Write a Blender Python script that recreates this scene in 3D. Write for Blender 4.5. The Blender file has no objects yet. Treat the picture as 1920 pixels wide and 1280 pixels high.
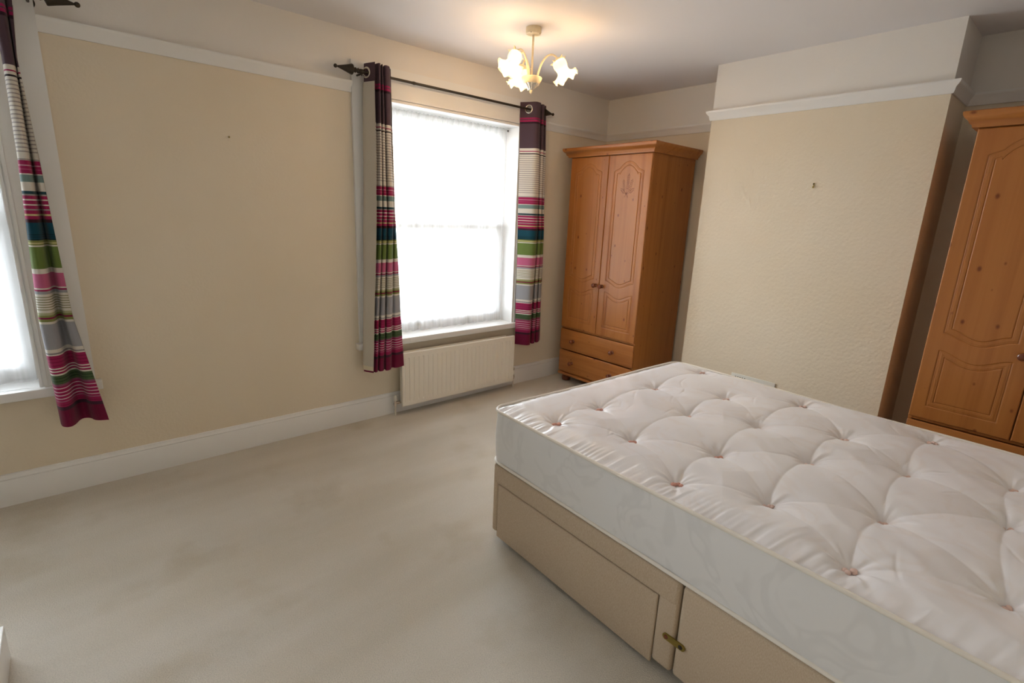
import bpy, bmesh, math, random
import numpy as np
from mathutils import Vector, Matrix
random.seed(7)
rng = np.random.default_rng(7)
scene = bpy.context.scene
col = scene.collection

# ------------------------------------------------------------------ camera
def make_camera():
    yaw, pitch, roll = math.radians(-41.4162), math.radians(-14.0085), math.radians(2.3718)
    f = Vector((-math.sin(yaw)*math.cos(pitch), math.cos(yaw)*math.cos(pitch), math.sin(pitch)))
    r = Vector((math.cos(yaw), math.sin(yaw), 0))
    u = r.cross(f)
    r2 = r*math.cos(roll) + u*math.sin(roll)
    u2 = -r*math.sin(roll) + u*math.cos(roll)
    cd = bpy.data.cameras.new('camera'); cam = bpy.data.objects.new('camera', cd); col.objects.link(cam)
    m = Matrix((r2, u2, -f)).transposed().to_4x4()
    m.translation = Vector((-4.0556, -3.3498, 1.5193))
    cam.matrix_world = m
    cd.sensor_width = 36; cd.lens = 950.4945/1920*36; cd.clip_start = .02
    scene.camera = cam
make_camera()

# ------------------------------------------------------------------ world, daylight, exposure
SKY = 9.6
w = bpy.data.worlds.new('overcast_sky'); scene.world = w; w.use_nodes = True
nt = w.node_tree; nt.nodes.clear()
out = nt.nodes.new('ShaderNodeOutputWorld'); bg = nt.nodes.new('ShaderNodeBackground')
tc = nt.nodes.new('ShaderNodeTexCoord'); sp = nt.nodes.new('ShaderNodeSeparateXYZ')
rp = nt.nodes.new('ShaderNodeValToRGB')
rp.color_ramp.elements[0].position = .46; rp.color_ramp.elements[0].color = (.42, .43, .42, 1)
rp.color_ramp.elements[1].position = .56; rp.color_ramp.elements[1].color = (.925, .96, 1, 1)
mp = nt.nodes.new('ShaderNodeMapRange'); mp.inputs[1].default_value = -1; mp.inputs[2].default_value = 1
nt.links.new(tc.outputs['Generated'], sp.inputs[0]); nt.links.new(sp.outputs[2], mp.inputs[0])
nt.links.new(mp.outputs[0], rp.inputs[0]); nt.links.new(rp.outputs[0], bg.inputs[0])
bg.inputs[1].default_value = SKY
nt.links.new(bg.outputs[0], out.inputs[0])
scene.view_settings.view_transform = 'Standard'; scene.view_settings.look = 'None'
scene.view_settings.exposure = 1.0; scene.view_settings.gamma = 1; scene.view_settings.use_curve_mapping = False
LAMP_W = 1.8

H = 2.6; ZR = 2.2334
# window openings (x0, x1) of the casing's outside, both 1.642 wide
W1 = (-5.667, -4.025); W2 = (-2.557, -.915)
CAS = .185
def portal(x0, x1):
    ld = bpy.data.lights.new('window_portal', 'AREA'); ld.shape = 'RECTANGLE'; ld.size = x1-x0; ld.size_y = 1.66
    ld.cycles.is_portal = True
    o = bpy.data.objects.new('window_portal', ld); col.objects.link(o)
    o.location = ((x0+x1)/2, .27, 1.41); o.rotation_euler = (math.radians(-90), 0, 0)
for a, b in (W1, W2): portal(a+CAS, b-CAS)

# ------------------------------------------------------------------ helpers
def tag(o, label=None, cat=None, group=None, kind=None):
    if label: o['label'] = label
    if cat: o['category'] = cat
    if group: o['group'] = group
    if kind: o['kind'] = kind
    return o
def empty(name, loc, rz=0.0):
    o = bpy.data.objects.new(name, None); col.objects.link(o); o.location = loc; o.rotation_euler.z = rz
    o.empty_display_size = .1; o['_w'] = 1
    return o
def root_of(o):
    while o.parent: o = o.parent
    return o
class MB:
    """collects shapes and links them as one mesh object"""
    def __init__(s): s.v = []; s.f = []; s.m = []
    def add(s, vs, fs, m=0):
        n = len(s.v); s.v += [tuple(p) for p in vs]; s.f += [tuple(i+n for i in f) for f in fs]; s.m += [m]*len(fs); return s
    def box(s, x0, x1, y0, y1, z0, z1, m=0, b=0.0):
        x0, x1 = sorted((x0, x1)); y0, y1 = sorted((y0, y1)); z0, z1 = sorted((z0, z1))
        if b <= 0:
            return s.add([(x0,y0,z0),(x1,y0,z0),(x1,y1,z0),(x0,y1,z0),(x0,y0,z1),(x1,y0,z1),(x1,y1,z1),(x0,y1,z1)],
                     [(0,3,2,1),(4,5,6,7),(0,1,5,4),(1,2,6,5),(2,3,7,6),(3,0,4,7)], m)
        bm = bmesh.new(); bmesh.ops.create_cube(bm, size=1)
        for v in bm.verts: v.co = Vector(((x0+x1)/2+v.co.x*(x1-x0), (y0+y1)/2+v.co.y*(y1-y0), (z0+z1)/2+v.co.z*(z1-z0)))
        bmesh.ops.bevel(bm, geom=list(bm.edges), offset=b, segments=3, profile=.5, affect='EDGES', clamp_overlap=True)
        s.frombm(bm, m); bm.free(); return s
    def frombm(s, bm, m=0):
        bm.verts.index_update()
        s.add([v.co[:] for v in bm.verts], [[v.index for v in f.verts] for f in bm.faces], m)
    def tube(s, pts, r, seg=12, m=0, cap=True):
        pts = [Vector(p) for p in pts]; rs = r if isinstance(r, (list, tuple)) else [r]*len(pts)
        t0 = (pts[1]-pts[0]).normalized(); n = t0.orthogonal().normalized()
        vs = []; k = len(pts)
        for i, p in enumerate(pts):
            t = (pts[min(i+1, k-1)]-pts[max(i-1, 0)]).normalized()
            n = (n - t*n.dot(t)).normalized(); b = t.cross(n)
            for j in range(seg):
                a = 2*math.pi*j/seg; vs.append(p+(n*math.cos(a)+b*math.sin(a))*rs[i])
        fs = [(i*seg+j, i*seg+(j+1) % seg, (i+1)*seg+(j+1) % seg, (i+1)*seg+j) for i in range(k-1) for j in range(seg)]
        if cap: fs += [tuple(range(seg))[::-1], tuple((k-1)*seg+j for j in range(seg))]
        return s.add(vs, fs, m)
    def lathe(s, prof, mat=None, seg=28, m=0, fn=None):
        """prof: list of (radius, height) about local z; mat: placement matrix"""
        mat = mat or Matrix.Identity(4); vs = []; k = len(prof)
        for i, (r, h) in enumerate(prof):
            for j in range(seg):
                a = 2*math.pi*j/seg; rr, hh = (r, h) if fn is None else fn(r, h, a, i/(k-1))
                vs.append(mat @ Vector((rr*math.cos(a), rr*math.sin(a), hh)))
        fs = [(i*seg+j, i*seg+(j+1) % seg, (i+1)*seg+(j+1) % seg, (i+1)*seg+j) for i in range(k-1) for j in range(seg)]
        if prof[0][0] < 1e-4 or fn is None: fs.append(tuple(range(seg))[::-1])
        if prof[-1][0] < 1e-4 or fn is None: fs.append(tuple((k-1)*seg+j for j in range(seg)))
        return s.add(vs, fs, m)
    def sphere(s, c, r, seg=14, m=0, sc=(1, 1, 1)):
        bm = bmesh.new(); bmesh.ops.create_uvsphere(bm, u_segments=seg, v_segments=max(6, seg//2+2), radius=1)
        for v in bm.verts: v.co = Vector((c[0]+v.co.x*r*sc[0], c[1]+v.co.y*r*sc[1], c[2]+v.co.z*r*sc[2]))
        s.frombm(bm, m); bm.free(); return s
    def build(s, name, mats, parent=None, smooth=True, angle=35, world=False, double=False):
        me = bpy.data.meshes.new(name)
        mats = mats if isinstance(mats, (list, tuple)) else [mats]
        vs = np.array(s.v, float)
        loc = Vector((0, 0, 0))
        if parent is not None and world:
            r = root_of(parent); mi = (Matrix.Translation(r.location) @ Matrix.Rotation(r.rotation_euler.z, 4, 'Z')).inverted()
            vs = np.array([mi @ Vector(p) for p in s.v])
        elif parent is None:
            lo, hi = vs.min(0), vs.max(0); loc = Vector(((lo[0]+hi[0])/2, (lo[1]+hi[1])/2, lo[2])); vs = vs - np.array(loc)
        me.from_pydata([tuple(p) for p in vs], [], s.f)
        for m in mats: me.materials.append(m)
        me.polygons.foreach_set('material_index', s.m)
        me.update()
        bm = bmesh.new(); bm.from_mesh(me)
        if not double: bmesh.ops.remove_doubles(bm, verts=bm.verts, dist=1e-6)
        bmesh.ops.recalc_face_normals(bm, faces=bm.faces); bm.to_mesh(me); bm.free()
        if smooth:
            me.polygons.foreach_set('use_smooth', [True]*len(me.polygons))
            try: me.set_sharp_from_angle(angle=math.radians(angle))
            except Exception: pass
        o = bpy.data.objects.new(name, me); col.objects.link(o); o.location = loc
        if parent is not None: o.parent = parent; o.location = (0, 0, 0)
        return o
def sweep(path, prof, closed=False):
    """extrude profile (d into the room, z) along an XY path; the room is on the path's right"""
    mb = MB(); n = len(path); P = [Vector(p) for p in path]; rows = []
    for i, p in enumerate(P):
        d0 = (P[i]-P[i-1]).normalized() if i > 0 else None
        d1 = (P[i+1]-P[i]).normalized() if i < n-1 else None
        nn = [Vector((d.y, -d.x)) for d in (d0, d1) if d is not None]
        if len(nn) == 2:
            b = (nn[0]+nn[1]); b = b/ (1+nn[0].dot(nn[1]))
        else: b = nn[0]
        rows.append([(p.x+b.x*d, p.y+b.y*d, z) for d, z in prof])
    k = len(prof); vs = [q for r in rows for q in r]
    fs = [(i*k+j, i*k+(j+1) % k, (i+1)*k+(j+1) % k, (i+1)*k+j) for i in range(n-1) for j in range(k)]
    fs += [tuple(range(k)), tuple((n-1)*k+j for j in range(k))[::-1]]
    return mb.add(vs, fs)
def smoothstep(x): x = np.clip(x, 0, 1); return x*x*(3-2*x)

# ------------------------------------------------------------------ materials
def mat(name, color, rough=.6, metal=0.0, spec=.5, noise=None, bump=None, coat=0.0, sheen=0.0, trans=None):
    """noise: (scale, amount, colour2, stretch)   bump: (scale, strength, distance, detail)"""
    m = bpy.data.materials.new(name); m.use_nodes = True; n = m.node_tree; b = n.nodes['Principled BSDF']
    b.inputs['Base Color'].default_value = (*color, 1); b.inputs['Roughness'].default_value = rough
    b.inputs['Metallic'].default_value = metal; b.inputs['Specular IOR Level'].default_value = spec
    b.inputs['Coat Weight'].default_value = coat; b.inputs['Sheen Weight'].default_value = sheen
    t = n.nodes.new('ShaderNodeTexCoord')
    if noise:
        mp = n.nodes.new('ShaderNodeMapping'); mp.inputs['Scale'].default_value = noise[3] if len(noise) > 3 else (1, 1, 1)
        n.links.new(t.outputs['Object'], mp.inputs[0])
        tx = n.nodes.new('ShaderNodeTexNoise'); tx.inputs['Scale'].default_value = noise[0]; tx.inputs['Detail'].default_value = 5
        n.links.new(mp.outputs[0], tx.inputs[0])
        r = n.nodes.new('ShaderNodeValToRGB'); r.color_ramp.elements[0].position = .3; r.color_ramp.elements[1].position = .7
        r.color_ramp.elements[0].color = (*color, 1); r.color_ramp.elements[1].color = (*noise[2], 1)
        n.links.new(tx.outputs[0], r.inputs[0]); n.links.new(r.outputs[0], b.inputs['Base Color'])
    if bump:
        tx = n.nodes.new('ShaderNodeTexNoise'); tx.inputs['Scale'].default_value = bump[0]; tx.inputs['Detail'].default_value = bump[3] if len(bump) > 3 else 3
        n.links.new(t.outputs['Object'], tx.inputs[0])
        bp = n.nodes.new('ShaderNodeBump'); bp.inputs['Strength'].default_value = bump[1]; bp.inputs['Distance'].default_value = bump[2]
        n.links.new(tx.outputs[0], bp.inputs['Height']); n.links.new(bp.outputs[0], b.inputs['Normal'])
    return m
def lin(r, g, b):
    f = lambda c: ((c/255+.055)/1.055)**2.4 if c/255 > .04045 else c/255/12.92
    return (f(r), f(g), f(b))

M = {}
M['cream_paper'] = mat('cream_wallpaper', lin(230, 216, 192), .75, spec=.3, noise=(1.3, 1, lin(234, 222, 202)), bump=(75, .28, .004, 4))
M['chimney_paper'] = mat('embossed_cream_wallpaper', lin(230, 216, 192), .72, spec=.3, noise=(1.3, 1, lin(234, 222, 202)), bump=(52, .5, .006, 3))
M['white_paper'] = mat('white_lining_paper', lin(235, 230, 224), .75, spec=.3, noise=(1.1, 1, lin(238, 234, 229)), bump=(70, .25, .003, 4))
M['ceiling'] = mat('ceiling_paint', lin(236, 233, 234), .85, spec=.2, bump=(40, .15, .002))
M['gloss'] = mat('white_gloss_paint', lin(238, 237, 235), .33, spec=.5, bump=(14, .06, .004))
M['rad'] = mat('radiator_enamel', lin(242, 236, 224), .35)
M['chrome'] = mat('chrome', (.62, .58, .54), .22, metal=1)
M['pipe'] = mat('painted_pipe', lin(225, 218, 205), .4)
M['plastic'] = mat('white_plastic', lin(232, 230, 222), .4)
M['black'] = mat('dark_gap', (.01, .01, .01), .8)
M['bronze'] = mat('dark_bronze_metal', (.055, .045, .036), .38, metal=.75, bump=(60, .2, .002))
M['nickel'] = mat('brushed_nickel', (.62, .58, .5), .25, metal=1)
M['brass'] = mat('aged_brass', (.34, .26, .07), .35, metal=.85)
M['knob'] = mat('stained_knob_wood', lin(128, 66, 34), .25, coat=.5, noise=(9, 1, lin(110, 52, 26), (1, 1, .2)))
M['foot'] = mat('stained_foot_wood', lin(108, 56, 32), .4)
M['groove'] = mat('incised_wood', lin(122, 66, 28), .6)
M['lamp_metal'] = mat('cream_enamel_metal', lin(240, 228, 200), .4, noise=(60, 1, lin(232, 216, 182)))
M['pewter'] = mat('rubbed_grey_leaf_metal', lin(185, 188, 190), .35, metal=.4, noise=(90, 1, lin(240, 236, 225)))

def carpet_mat():
    m = mat('beige_carpet', lin(206, 199, 186), .95, spec=.15, sheen=.25)
    n = m.node_tree; b = n.nodes['Principled BSDF']; t = n.nodes['Texture Coordinate']
    def tex(sc, det, stretch=(1, 1, 1)):
        mp = n.nodes.new('ShaderNodeMapping'); mp.inputs['Scale'].default_value = stretch; mp.inputs['Rotation'].default_value = (0, 0, .25)
        n.links.new(t.outputs['Object'], mp.inputs[0])
        x = n.nodes.new('ShaderNodeTexNoise'); x.inputs['Scale'].default_value = sc; x.inputs['Detail'].default_value = det
        n.links.new(mp.outputs[0], x.inputs[0]); return x.outputs[0]
    def ramp(v, a, ca, c, cc):
        r = n.nodes.new('ShaderNodeValToRGB'); r.color_ramp.elements[0].position = a; r.color_ramp.elements[1].position = c
        r.color_ramp.elements[0].color = (*ca, 1); r.color_ramp.elements[1].color = (*cc, 1); n.links.new(v, r.inputs[0]); return r.outputs[0]
    def mul(a, c):
        x = n.nodes.new('ShaderNodeMix'); x.data_type = 'RGBA'; x.blend_type = 'MULTIPLY'; x.inputs[0].default_value = 1
        n.links.new(a, x.inputs[6]); n.links.new(c, x.inputs[7]); return x.outputs[2]
    base = mul(ramp(tex(1.1, 4, (1, 2.2, 1)), .3, lin(217, 208, 192), .7, lin(225, 219, 209)), ramp(tex(1.0, 3, (.7, 5.5, 1)), .35, (.93, .925, .91), .65, (1, 1, 1)))
    stain = ramp(tex(2.6, 6), .58, (1, 1, 1), .74, (.88, .85, .79))
    pile = ramp(tex(260, 2), .25, (.80, .80, .80), .62, (1, 1, 1))
    n.links.new(mul(mul(base, stain), pile), b.inputs['Base Color'])
    bp = n.nodes.new('ShaderNodeBump'); bp.inputs['Strength'].default_value = .55; bp.inputs['Distance'].default_value = .006
    n.links.new(tex(210, 3), bp.inputs['Height']); n.links.new(bp.outputs[0], b.inputs['Normal'])
    return m
M['carpet'] = carpet_mat()

def pine_mat(name, axis, c1, c2, c3, plane='yz'):
    """honey pine: grain stretched along an axis, scattered dark knots"""
    m = mat(name, c1, .38, spec=.45, coat=.25); n = m.node_tree; b = n.nodes['Principled BSDF']; t = n.nodes['Texture Coordinate']
    b.inputs['Coat Roughness'].default_value = .25
    st = {'z': (14, 14, .55), 'y': (14, .8, 14), 'x': (.8, 14, 14)}[axis]
    mp = n.nodes.new('ShaderNodeMapping'); mp.inputs['Scale'].default_value = st; n.links.new(t.outputs['Object'], mp.inputs[0])
    tx = n.nodes.new('ShaderNodeTexNoise'); tx.inputs['Scale'].default_value = 1.0; tx.inputs['Detail'].default_value = 7; tx.inputs['Distortion'].default_value = .3
    n.links.new(mp.outputs[0], tx.inputs[0])
    r = n.nodes.new('ShaderNodeValToRGB'); e = r.color_ramp.elements
    e[0].position = .28; e[0].color = (*c1, 1); e[1].position = .75; e[1].color = (*c3, 1); x = e.new(.5); x.color = (*c2, 1)
    n.links.new(tx.outputs[0], r.inputs[0])
    sx = n.nodes.new('ShaderNodeSeparateXYZ'); n.links.new(t.outputs['Object'], sx.inputs[0])
    cb = n.nodes.new('ShaderNodeCombineXYZ'); n.links.new(sx.outputs[1 if plane == 'yz' else 0], cb.inputs[0]); n.links.new(sx.outputs[2], cb.inputs[1])
    mk = n.nodes.new('ShaderNodeMapping'); mk.inputs['Scale'].default_value = (7, 4.6, 1) if axis == 'z' else (4.6, 8, 1); n.links.new(cb.outputs[0], mk.inputs[0])
    vo = n.nodes.new('ShaderNodeTexVoronoi'); vo.voronoi_dimensions = '2D'; vo.inputs['Scale'].default_value = 1; n.links.new(mk.outputs[0], vo.inputs[0])
    sc = n.nodes.new('ShaderNodeSeparateColor'); n.links.new(vo.outputs['Color'], sc.inputs[0])
    ma = n.nodes.new('ShaderNodeMath'); ma.operation = 'MULTIPLY_ADD'; ma.inputs[1].default_value = .085; n.links.new(sc.outputs[0], ma.inputs[0]); n.links.new(vo.outputs['Distance'], ma.inputs[2])
    kr = n.nodes.new('ShaderNodeValToRGB'); kr.color_ramp.elements[0].position = .035; kr.color_ramp.elements[0].color = (.45, .30, .20, 1)
    kr.color_ramp.elements[1].position = .085; kr.color_ramp.elements[1].color = (1, 1, 1, 1)
    n.links.new(ma.outputs[0], kr.inputs[0])
    mx = n.nodes.new('ShaderNodeMix'); mx.data_type = 'RGBA'; mx.blend_type = 'MULTIPLY'; mx.inputs[0].default_value = 1
    n.links.new(r.outputs[0], mx.inputs[6]); n.links.new(kr.outputs[0], mx.inputs[7]); n.links.new(mx.outputs[2], b.inputs['Base Color'])
    return m
PC = (lin(168, 102, 46), lin(182, 117, 57), lin(152, 86, 34))
M['pine'] = pine_mat('honey_pine_upright', 'z', *PC)
M['pine_side'] = pine_mat('honey_pine_upright_side', 'z', *PC, plane='xz')
M['pine_y'] = pine_mat('honey_pine_level', 'y', *PC)

def fabric_attr(name):
    m = mat(name, (1, 1, 1), .8, spec=.2, sheen=.15, bump=(900, .2, .001)); n = m.node_tree; b = n.nodes['Principled BSDF']
    a = n.nodes.new('ShaderNodeAttribute'); a.attribute_name = 'stripe'; n.links.new(a.outputs['Color'], b.inputs['Base Color'])
    tl = n.nodes.new('ShaderNodeBsdfTranslucent'); n.links.new(a.outputs['Color'], tl.inputs[0])
    mx = n.nodes.new('ShaderNodeMixShader'); mx.inputs[0].default_value = .22
    n.links.new(b.outputs[0], mx.inputs[1]); n.links.new(tl.outputs[0], mx.inputs[2]); n.links.new(mx.outputs[0], n.nodes['Material Output'].inputs[0])
    return m
M['striped'] = fabric_attr('striped_curtain_cotton')
M['lining'] = mat('curtain_lining_cotton', lin(205, 197, 184), .85, spec=.15, bump=(500, .15, .001))
M['hem'] = mat('lining_hem_cotton', lin(224, 212, 188), .85, spec=.15)

def net_mat():
    m = bpy.data.materials.new('sheer_net'); m.use_nodes = True; n = m.node_tree; n.nodes.clear()
    o = n.nodes.new('ShaderNodeOutputMaterial'); tr = n.nodes.new('ShaderNodeBsdfTransparent'); tl = n.nodes.new('ShaderNodeBsdfTranslucent')
    df = n.nodes.new('ShaderNodeBsdfDiffuse'); tr.inputs[0].default_value = (1, 1, 1, 1)
    tl.inputs[0].default_value = (.93, .95, .97, 1); df.inputs[0].default_value = (.92, .93, .95, 1)
    a = n.nodes.new('ShaderNodeMixShader'); a.inputs[0].default_value = .4; n.links.new(tl.outputs[0], a.inputs[1]); n.links.new(df.outputs[0], a.inputs[2])
    b = n.nodes.new('ShaderNodeMixShader')
    t = n.nodes.new('ShaderNodeTexCoord'); mp = n.nodes.new('ShaderNodeMapping'); mp.inputs['Scale'].default_value = (26, 1, .5); n.links.new(t.outputs['Object'], mp.inputs[0])
    tx = n.nodes.new('ShaderNodeTexNoise'); tx.inputs['Scale'].default_value = 1; tx.inputs['Detail'].default_value = 3; n.links.new(mp.outputs[0], tx.inputs[0])
    mr = n.nodes.new('ShaderNodeMapRange'); mr.inputs[1].default_value = .35; mr.inputs[2].default_value = .65; mr.inputs[3].default_value = .40; mr.inputs[4].default_value = .56
    n.links.new(tx.outputs[0], mr.inputs[0]); n.links.new(mr.outputs[0], b.inputs[0])
    n.links.new(tr.outputs[0], b.inputs[1]); n.links.new(a.outputs[0], b.inputs[2]); n.links.new(b.outputs[0], o.inputs[0])
    return m
M['net'] = net_mat()
def glass_mat():
    m = bpy.data.materials.new('window_glass'); m.use_nodes = True; n = m.node_tree; n.nodes.clear()
    o = n.nodes.new('ShaderNodeOutputMaterial'); tr = n.nodes.new('ShaderNodeBsdfTransparent'); gl = n.nodes.new('ShaderNodeBsdfGlossy')
    gl.inputs['Roughness'].default_value = .02; tr.inputs[0].default_value = (.97, .99, 1, 1)
    fr = n.nodes.new('ShaderNodeFresnel'); fr.inputs[0].default_value = 1.45
    b = n.nodes.new('ShaderNodeMixShader'); n.links.new(fr.outputs[0], b.inputs[0])
    n.links.new(tr.outputs[0], b.inputs[1]); n.links.new(gl.outputs[0], b.inputs[2]); n.links.new(b.outputs[0], o.inputs[0])
    return m
M['glass'] = glass_mat()
def shade_mat():
    m = bpy.data.materials.new('frosted_lit_glass'); m.use_nodes = True; n = m.node_tree; n.nodes.clear()
    o = n.nodes.new('ShaderNodeOutputMaterial'); tl = n.nodes.new('ShaderNodeBsdfTranslucent'); tr = n.nodes.new('ShaderNodeBsdfTransparent')
    df = n.nodes.new('ShaderNodeBsdfDiffuse'); em = n.nodes.new('ShaderNodeEmission')
    tl.inputs[0].default_value = (1, .80, .46, 1); df.inputs[0].default_value = (1, .86, .60, 1)
    tr.inputs[0].default_value = (1, .95, .86, 1)
    em.inputs[0].default_value = (1, .72, .36, 1); em.inputs[1].default_value = .22
    a = n.nodes.new('ShaderNodeMixShader'); a.inputs[0].default_value = .5; n.links.new(tl.outputs[0], a.inputs[1]); n.links.new(df.outputs[0], a.inputs[2])
    b = n.nodes.new('ShaderNodeMixShader'); b.inputs[0].default_value = .4; n.links.new(a.outputs[0], b.inputs[1]); n.links.new(tr.outputs[0], b.inputs[2])
    s = n.nodes.new('ShaderNodeAddShader'); n.links.new(b.outputs[0], s.inputs[0]); n.links.new(em.outputs[0], s.inputs[1]); n.links.new(s.outputs[0], o.inputs[0])
    return m
M['shade'] = shade_mat()
def bulb_mat():
    m = bpy.data.materials.new('glowing_bulb'); m.use_nodes = True; n = m.node_tree; n.nodes.clear()
    o = n.nodes.new('ShaderNodeOutputMaterial'); em = n.nodes.new('ShaderNodeEmission'); em.inputs[0].default_value = (1, .80, .52, 1); em.inputs[1].default_value = 14
    n.links.new(em.outputs[0], o.inputs[0]); return m
M['bulb'] = bulb_mat()

def damask_mat(name, base, fig, rough=.38):
    """satin ticking with a faint woven figure"""
    m = mat(name, base, rough, spec=.45, sheen=.3); n = m.node_tree; b = n.nodes['Principled BSDF']; t = n.nodes['Texture Coordinate']
    no = n.nodes.new('ShaderNodeTexNoise'); no.inputs['Scale'].default_value = 5; no.inputs['Detail'].default_value = 1; no.inputs['Distortion'].default_value = 2.2
    n.links.new(t.outputs['Object'], no.inputs[0])
    r = n.nodes.new('ShaderNodeValToRGB'); e = r.color_ramp.elements
    e[0].position = .52; e[0].color = (*base, 1); e[1].position = .60; e[1].color = (*fig, 1); x = e.new(.64); x.color = (*fig, 1); y = e.new(.70); y.color = (*base, 1)
    n.links.new(no.outputs[0], r.inputs[0]); n.links.new(r.outputs[0], b.inputs['Base Color'])
    return m
M['ticking'] = damask_mat('pale_satin_ticking', lin(243, 240, 242), lin(241, 236, 236), .34)
M['border'] = damask_mat('silver_border_ticking', lin(230, 229, 229), lin(224, 223, 223), .42)
M['piping'] = mat('cream_piping', lin(238, 231, 220), .5, sheen=.3)
M['tuft'] = mat('pink_wool_tuft', lin(228, 172, 156), .9)
M['tuft_pale'] = mat('pale_wool_tuft', lin(238, 208, 198), .9)
def weave_mat():
    m = mat('beige_divan_weave', lin(186, 164, 134), .9, spec=.15); n = m.node_tree; b = n.nodes['Principled BSDF']; t = n.nodes['Texture Coordinate']
    mp = n.nodes.new('ShaderNodeMapping'); mp.inputs['Scale'].default_value = (500, 500, 120); n.links.new(t.outputs['Object'], mp.inputs[0])
    tx = n.nodes.new('ShaderNodeTexNoise'); tx.inputs['Scale'].default_value = 1; tx.inputs['Detail'].default_value = 2; n.links.new(mp.outputs[0], tx.inputs[0])
    r = n.nodes.new('ShaderNodeValToRGB'); r.color_ramp.elements[0].position = .3; r.color_ramp.elements[1].position = .7
    r.color_ramp.elements[0].color = (*lin(188, 167, 143), 1); r.color_ramp.elements[1].color = (*lin(205, 188, 166), 1)
    n.links.new(tx.outputs[0], r.inputs[0]); n.links.new(r.outputs[0], b.inputs['Base Color'])
    bp = n.nodes.new('ShaderNodeBump'); bp.inputs['Strength'].default_value = .3; bp.inputs['Distance'].default_value = .001
    n.links.new(tx.outputs[0], bp.inputs['Height']); n.links.new(bp.outputs[0], b.inputs['Normal'])
    return m
M['weave'] = weave_mat()

# ------------------------------------------------------------------ the room
XL, YB = -6.1, -3.95
CB = (.412, -1.296, -2.645)   # chimney breast depth, y near window, y far
def structure(o): o['kind'] = 'structure'; return o
def wall_rects(mb, rects, mk, split=True):
    for a, b, z0, z1 in rects:
        for c, d, m in ((z0, min(z1, ZR+.03), 0), (max(z0, ZR+.03), z1, 1)):
            if d > c+1e-5: mk(mb, a, b, c, d, m)
ox = [(W1[0]+CAS+.03, W1[1]-CAS-.03), (W2[0]+CAS+.03, W2[1]-CAS-.03)]
zs0, zs1 = .56, 2.235
mb = MB()
rects = [(XL-.3, ox[0][0], 0, H), (ox[0][1], ox[1][0], 0, H), (ox[1][1], .3, 0, H)]
for a, b in ox: rects += [(a, b, 0, zs0), (a, b, zs1, H)]
wall_rects(mb, rects, lambda q, a, b, c, d, m: q.box(a, b, 0, .30, c, d, m))
structure(mb.build('wall_window', [M['cream_paper'], M['white_paper']], smooth=False))
mb = MB(); wall_rects(mb, [(YB, 0, 0, H)], lambda q, a, b, c, d, m: q.box(0, .2, a, b, c, d, m))
structure(mb.build('wall_right', [M['cream_paper'], M['white_paper']], smooth=False))
mb = MB(); wall_rects(mb, [(CB[2], CB[1], 0, H)], lambda q, a, b, c, d, m: q.box(-CB[0], 0, a, b, c, d, m))
structure(mb.build('wall_chimney_breast', [M['chimney_paper'], M['white_paper']], smooth=False))
mb = MB(); wall_rects(mb, [(YB, 0, 0, H)], lambda q, a, b, c, d, m: q.box(XL-.2, XL, a, b, c, d, m))
structure(mb.build('wall_left', [M['cream_paper'], M['white_paper']], smooth=False))
mb = MB(); wall_rects(mb, [(XL-.2, .2, 0, H)], lambda q, a, b, c, d, m: q.box(a, b, YB-.2, YB, c, d, m))
structure(mb.build('wall_back', [M['cream_paper'], M['white_paper']], smooth=False))
structure(MB().box(XL-.2, .2, YB-.2, .3, -.1, 0).build('floor', M['carpet'], smooth=False))
structure(MB().box(XL-.2, .2, YB-.2, .3, H, H+.1).build('ceiling', M['ceiling'], smooth=False))
# picture rails
RP = [(0, ZR), (.008, ZR), (.013, ZR+.012), (.016, ZR+.03), (.030, ZR+.046), (.034, ZR+.056), (.034, ZR+.064), (.012, ZR+.067), (0, ZR+.067)]
structure(sweep([(W1[1], 0), (W2[0], 0)], RP).build('trim_1', M['gloss'], angle=50))
structure(sweep([(W2[1], 0), (0, 0), (0, CB[1]), (-CB[0], CB[1]), (-CB[0], CB[2]), (0, CB[2]), (0, YB)], RP).build('trim_2', M['gloss'], angle=50))
structure(sweep([(XL, 0), (W1[0], 0)], RP).build('trim_3', M['gloss'], angle=50))
SP = [(0, 0), (.020, 0), (.020, .128), (.016, .136), (.018, .143), (.012, .152), (.009, .163), (0, .165)]
structure(sweep([(XL, 0), (0, 0)], SP).build('baseboard_window', M['gloss'], angle=30))
structure(sweep([(0, -.021), (0, CB[1]), (-CB[0], CB[1]), (-CB[0], CB[2]), (0, CB[2]), (0, YB)], SP).build('baseboard_right', M['gloss'], angle=30))
structure(sweep([(0, YB), (XL, YB)], SP).build('baseboard_back', M['gloss'], angle=30))
structure(sweep([(XL, YB), (XL, 0)], SP).build('baseboard_left', M['gloss'], angle=30))

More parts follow.
